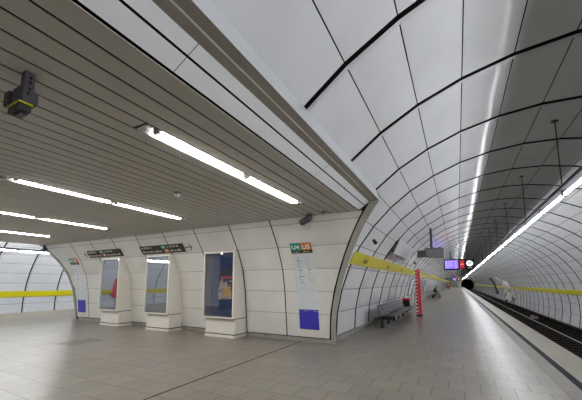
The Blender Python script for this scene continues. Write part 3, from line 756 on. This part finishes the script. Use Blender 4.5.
t = empty('torn_sheeting', (6.0, 53, 0), 'crumpled whitish sheeting hanging on the track wall with a stick poking out', 'sheeting')
rnd = random.Random(5); out = [(-.7, 50.0, 57.0), (-.2, 49.4, 57.6), (.4, 49.3, 57.3), (1.0, 48.8, 56.8), (1.5, 49.6, 56.4), (1.9, 51.2, 55.8), (2.1, 52.6, 55.2)]
NN = 12; grid = []
for (z, a, b) in out: grid.append([Vector(rp(z, a + (b - a) * j / NN + rnd.uniform(-.12, .12), .12 + rnd.uniform(-.08, .22))) for j in range(NN + 1)])
q = MB()
for i in range(len(grid) - 1):
    for j in range(NN):
        if rnd.random() < .06: continue
        q.poly([grid[i][j], grid[i][j + 1], grid[i + 1][j + 1], grid[i + 1][j]], M['rag'])
so = q.build('sheet', t); sm = so.modifiers.new('thickness', 'SOLIDIFY'); sm.thickness = .03
q = MB(); q.tube(rp(1.9, 56.0, .1), rp(2.75, 59.3, .25), .07, M['white'], 8); q.build('stick', t)
q = MB(); q.tube(rp(-.9, 55.6, .1), rp(.2, 57.6, .15), .16, M['black'], 8); q.build('dark_tail', t)
q = MB(); q.tube(rp(1.3, 49.0, .1), rp(-.3, 48.0, .2), .1, M['rag'], 8); q.build('hanging_fold', t)
t = empty('track_box', (5.0, 30, -1.02), 'small pinkish box lying beside the rail at the foot of the track wall', 'track box')
MB().box((4.85, 29.4, -1.02), (5.15, 30.6, -.86), mat('pinkish_box', (.35, .22, .2), .6)).build('box', t, bevel=.02); MB().box((4.9, 29.6, -.86), (5.05, 30.2, -.82), M['device']).build('lid', t)

# ------------------------------------------------------------------ far platform things
t = empty('red_pillar', (-2.3, 100, 0), 'red pillar standing far down the platform at the wall', 'pillar')
MB().box((-2.5, 100, 0), (-2.15, 100.4, 2.0), mat('pillar_red', (.55, .10, .08), .6)).build('body', t, bevel=.03); MB().box((-2.51, 99.98, 1.3), (-2.14, 100.02, 1.6), M['white']).build('white_panel', t)
t = empty('exit_sign', (-2.2, 96, 2.4), 'small green lit sign over the far end of the platform', 'exit sign')
MB().box((-2.2, 96, 2.35), (-1.3, 96.15, 2.7), M['green']).build('lit_face', t); MB().tube((-1.75, 96.07, 2.7), (-1.75, 96.07, vault_z(-1.75) - .02), .03, M['black'], 8).build('hanger', t)
t = empty('end_cabinet', (.6, 147, 0), 'pale yellowish cabinet at the far platform end beside the tunnel mouth', 'cabinet')
MB().box((.2, 147, 0), (1.3, 148, 2.2), mat('cabinet_cream', (.6, .56, .4), .5)).build('body', t, bevel=.03); MB().box((.3, 146.97, .3), (1.2, 147.0, 2.0), mat('cabinet_door', (.55, .52, .38), .5)).build('door', t)
for i, (y, mname, lab) in enumerate(((22.6, 'paper', 'pale framed notice on the wall just past the striped post'), (28.0, 'posterdark', 'dark framed notice on the platform wall past the striped post'), (33.5, 'paper', 'pale framed notice on the platform wall before the distant person'))):
    t = empty('framed_notice', (xt(1.4), y, .9), lab, 'notice')
    for nm, m_, e, o_ in (('frame', 'device', 0, .05), ('sheet', mname, .06, .056)):
        q = MB()
        for a, b in ((.8 + e, 1.38), (1.38, 1.95 - e)):
            q.hexa([wp(a, y + e, 0), wp(a, y + 1.2 - e, 0), wp(a, y + 1.2 - e, o_), wp(a, y + e, o_), wp(b, y + e, 0), wp(b, y + 1.2 - e, 0), wp(b, y + 1.2 - e, o_), wp(b, y + e, o_)], M[m_])
        q.build(nm, t)
# red poster on the far tube's wall (it shows again in the glass of the cases)
t = empty('wall_poster', (-24.6, -2.5, .9), 'red poster on the far tube wall behind the track', 'poster')
q = MB()
for a, b in ((.5, 1.25), (1.25, 2.05)): q.hexa([(mirx(rp(z, y, o_)[0]), rp(z, y, o_)[1], rp(z, y, o_)[2]) for z, y, o_ in ((a, -1.7, .08), (a, -.7, .08), (a, -.7, .1), (a, -1.7, .1), (b, -1.7, .08), (b, -.7, .08), (b, -.7, .1), (b, -1.7, .1))], M['redsoft'])
q.build('sheet', t)

# ------------------------------------------------------------------ seated person, far down the platform
def skin_mesh(name, pts, edges, rad, m, parent, root=0, sub=2):
    me = bpy.data.meshes.new(name); me.from_pydata(pts, edges, []); me.materials.append(m)
    o = bpy.data.objects.new(name, me); COL.objects.link(o)
    if parent: o.parent = parent; o.matrix_parent_inverse = Matrix.Translation(-Vector(parent.location))
    sk = o.modifiers.new('skin', 'SKIN'); 
    for i, r_ in enumerate(rad):
        d = me.skin_vertices[0].data[i]; d.radius = (r_, r_); d.use_root = i == root
    sk.use_smooth_shade = True
    s = o.modifiers.new('sub', 'SUBSURF'); s.levels = sub; s.render_levels = sub
    return o
py = 39.4; px = -2.36
def W(f, l, z): return (px + f, py + l, z)      # forward = +X, l along the platform
P = dict(pel=W(0, 0, .52), sp=W(.03, 0, .72), ch=W(.08, 0, .93), nk=W(.13, 0, 1.06), hd0=W(.16, 0, 1.14), hd1=W(.18, 0, 1.25))
body_pts = [P['pel'], P['sp'], P['ch'], P['nk'], P['hd0'], P['hd1']]; be = [(0, 1), (1, 2), (2, 3), (3, 4), (4, 5)]; brad = [.09, .12, .14, .05, .075, .085]
for s in (-1, 1):
    i = len(body_pts)
    body_pts += [W(.06, s * .18, .98), W(.16, s * .23, .74), W(.38, s * .12, .66), W(.45, s * .09, .65)]; be += [(2, i), (i, i + 1), (i + 1, i + 2), (i + 2, i + 3)]; brad += [.06, .05, .04, .035]
    for f in range(5):
        j = len(body_pts); dx = (.07, .085, .09, .08, .06)[f]; ly = s * .09 + (f - 2) * .018
        if f == 4: ly = s * .09 + s * -.05
        body_pts += [W(.46 + dx * .5, ly, .645), W(.46 + dx, ly, .62)]; be += [(i + 3, j), (j, j + 1)]; brad += [.009, .008]
    i = len(body_pts)
    body_pts += [W(.08, s * .10, .52), W(.44, s * .13, .50), W(.40, s * .13, .10), W(.54, s * .14, .05)]; be += [(0, i), (i, i + 1), (i + 1, i + 2), (i + 2, i + 3)]; brad += [.095, .068, .045, .04]
pn = empty('person', (px, py, 0), 'person in a black jacket sitting on the distant bench with forearms on the knees', 'person')
bd = skin_mesh('body', body_pts, be, brad, M['skin'], pn)
f = MB(); hc = Vector(P['hd1'])
f.tube(hc + Vector((.085, 0, -.02)), hc + Vector((.115, 0, -.035)), .016, M['skin'], 8); f.build('nose', pn)
for s in (-1, 1):
    MB().tube(hc + Vector((.078, s * .032, .005)), hc + Vector((.088, s * .034, .005)), .011, M['hair'], 8).build('eye', pn)
    MB().tube(hc + Vector((0, s * .08, -.03)), hc + Vector((-.005, s * .098, -.03)), .025, M['skin'], 8).build('ear', pn)
MB().box(hc + Vector((.07, -.025, -.085)), hc + Vector((.09, .025, -.075)), M['redsoft']).build('mouth', pn)
skin_mesh('hair', [W(.15, 0, 1.19), W(.15, 0, 1.29), W(.21, 0, 1.345)], [(0, 1), (1, 2)], [.075, .096, .07], M['hair'], pn)
jp = [W(0, 0, .56), W(.03, 0, .73), W(.08, 0, .94), W(.125, 0, 1.05)]; je = [(0, 1), (1, 2), (2, 3)]; jr = [.13, .18, .2, .10]
for s in (-1, 1):
    i = len(jp); jp += [W(.06, s * .19, .985), W(.16, s * .24, .74), W(.37, s * .125, .665)]; je += [(2, i), (i, i + 1), (i + 1, i + 2)]; jr += [.105, .085, .065]
skin_mesh('jacket', jp, je, jr, M['jacket'], pn)
tp = [W(0, 0, .53)]; te = []; tr_ = [.10]
for s in (-1, 1):
    i = len(tp); tp += [W(.08, s * .10, .525), W(.44, s * .13, .505), W(.405, s * .13, .14)]; te += [(0, i), (i, i + 1), (i + 1, i + 2)]; tr_ += [.11, .083, .062]
skin_mesh('trousers', tp, te, tr_, M['trousers'], pn)
for s in (-1, 1): skin_mesh('shoe', [W(.38, s * .13, .07), W(.46, s * .135, .055), W(.60, s * .145, .045)], [(0, 1), (1, 2)], [.055, .052, .045], M['shoe'], pn)
t = empty('bag', (-2.0, 40.6, 0), 'tan bag on the platform floor beside the seated person', 'bag')
MB().hexa([(-2.15, 40.4, 0), (-1.75, 40.4, 0), (-1.75, 41.2, 0), (-2.15, 41.2, 0), (-2.1, 40.55, .38), (-1.8, 40.55, .38), (-1.8, 41.05, .38), (-2.1, 41.05, .38)], M['tan']).build('body', t, bevel=.03)
q = MB()
for a in range(8): q.tube((-1.95, 40.8 + .16 * cos(pi * a / 8), .37 + .18 * sin(pi * a / 8)), (-1.95, 40.8 + .16 * cos(pi * (a + 1) / 8), .37 + .18 * sin(pi * (a + 1) / 8)), .015, M['trousers'], 6)
q.build('handle', t)

# ------------------------------------------------------------------ world, camera, view
wd = bpy.data.worlds.new('world'); S.world = wd; wd.use_nodes = True
wd.node_tree.nodes['Background'].inputs[0].default_value = (0, 0, 0, 1); wd.node_tree.nodes['Background'].inputs[1].default_value = 0
f_, cx_, cy_, vx, vy = 310.0, 291.0, 244.0, 457.5, 283.5
Yd = Vector((vx - cx_, vy - cy_, f_)).normalized(); up = Vector((0, -f_, vy - cy_)).normalized()
Yd = (Yd - up * Yd.dot(up)).normalized(); Xd = Yd.cross(up)
Rm = Matrix((Xd, Yd, up))                       # camera (x right, y down, z forward) to world
cam = bpy.data.cameras.new('camera'); co = bpy.data.objects.new('camera', cam); COL.objects.link(co)
rt_, up_, bk_ = Rm @ Vector((1, 0, 0)), Rm @ Vector((0, -1, 0)), Rm @ Vector((0, 0, -1))
co.matrix_world = Matrix(((rt_.x, up_.x, bk_.x, 0), (rt_.y, up_.y, bk_.y, 0), (rt_.z, up_.z, bk_.z, 1.6), (0, 0, 0, 1)))
cam.sensor_fit = 'HORIZONTAL'; cam.sensor_width = 36; cam.lens = f_ / 582 * 36
cam.shift_x = 0; cam.shift_y = (cy_ - 200) / 582; cam.clip_start = .02; cam.clip_end = 500
S.camera = co
S.view_settings.view_transform = 'Standard'; S.view_settings.look = 'None'; S.view_settings.exposure = .72; S.view_settings.gamma = 1
S.cycles.use_denoising = True; S.cycles.max_bounces = 10; S.cycles.diffuse_bounces = 7; S.cycles.glossy_bounces = 5; S.cycles.transparent_max_bounces = 8
S.cycles.sample_clamp_indirect = 6
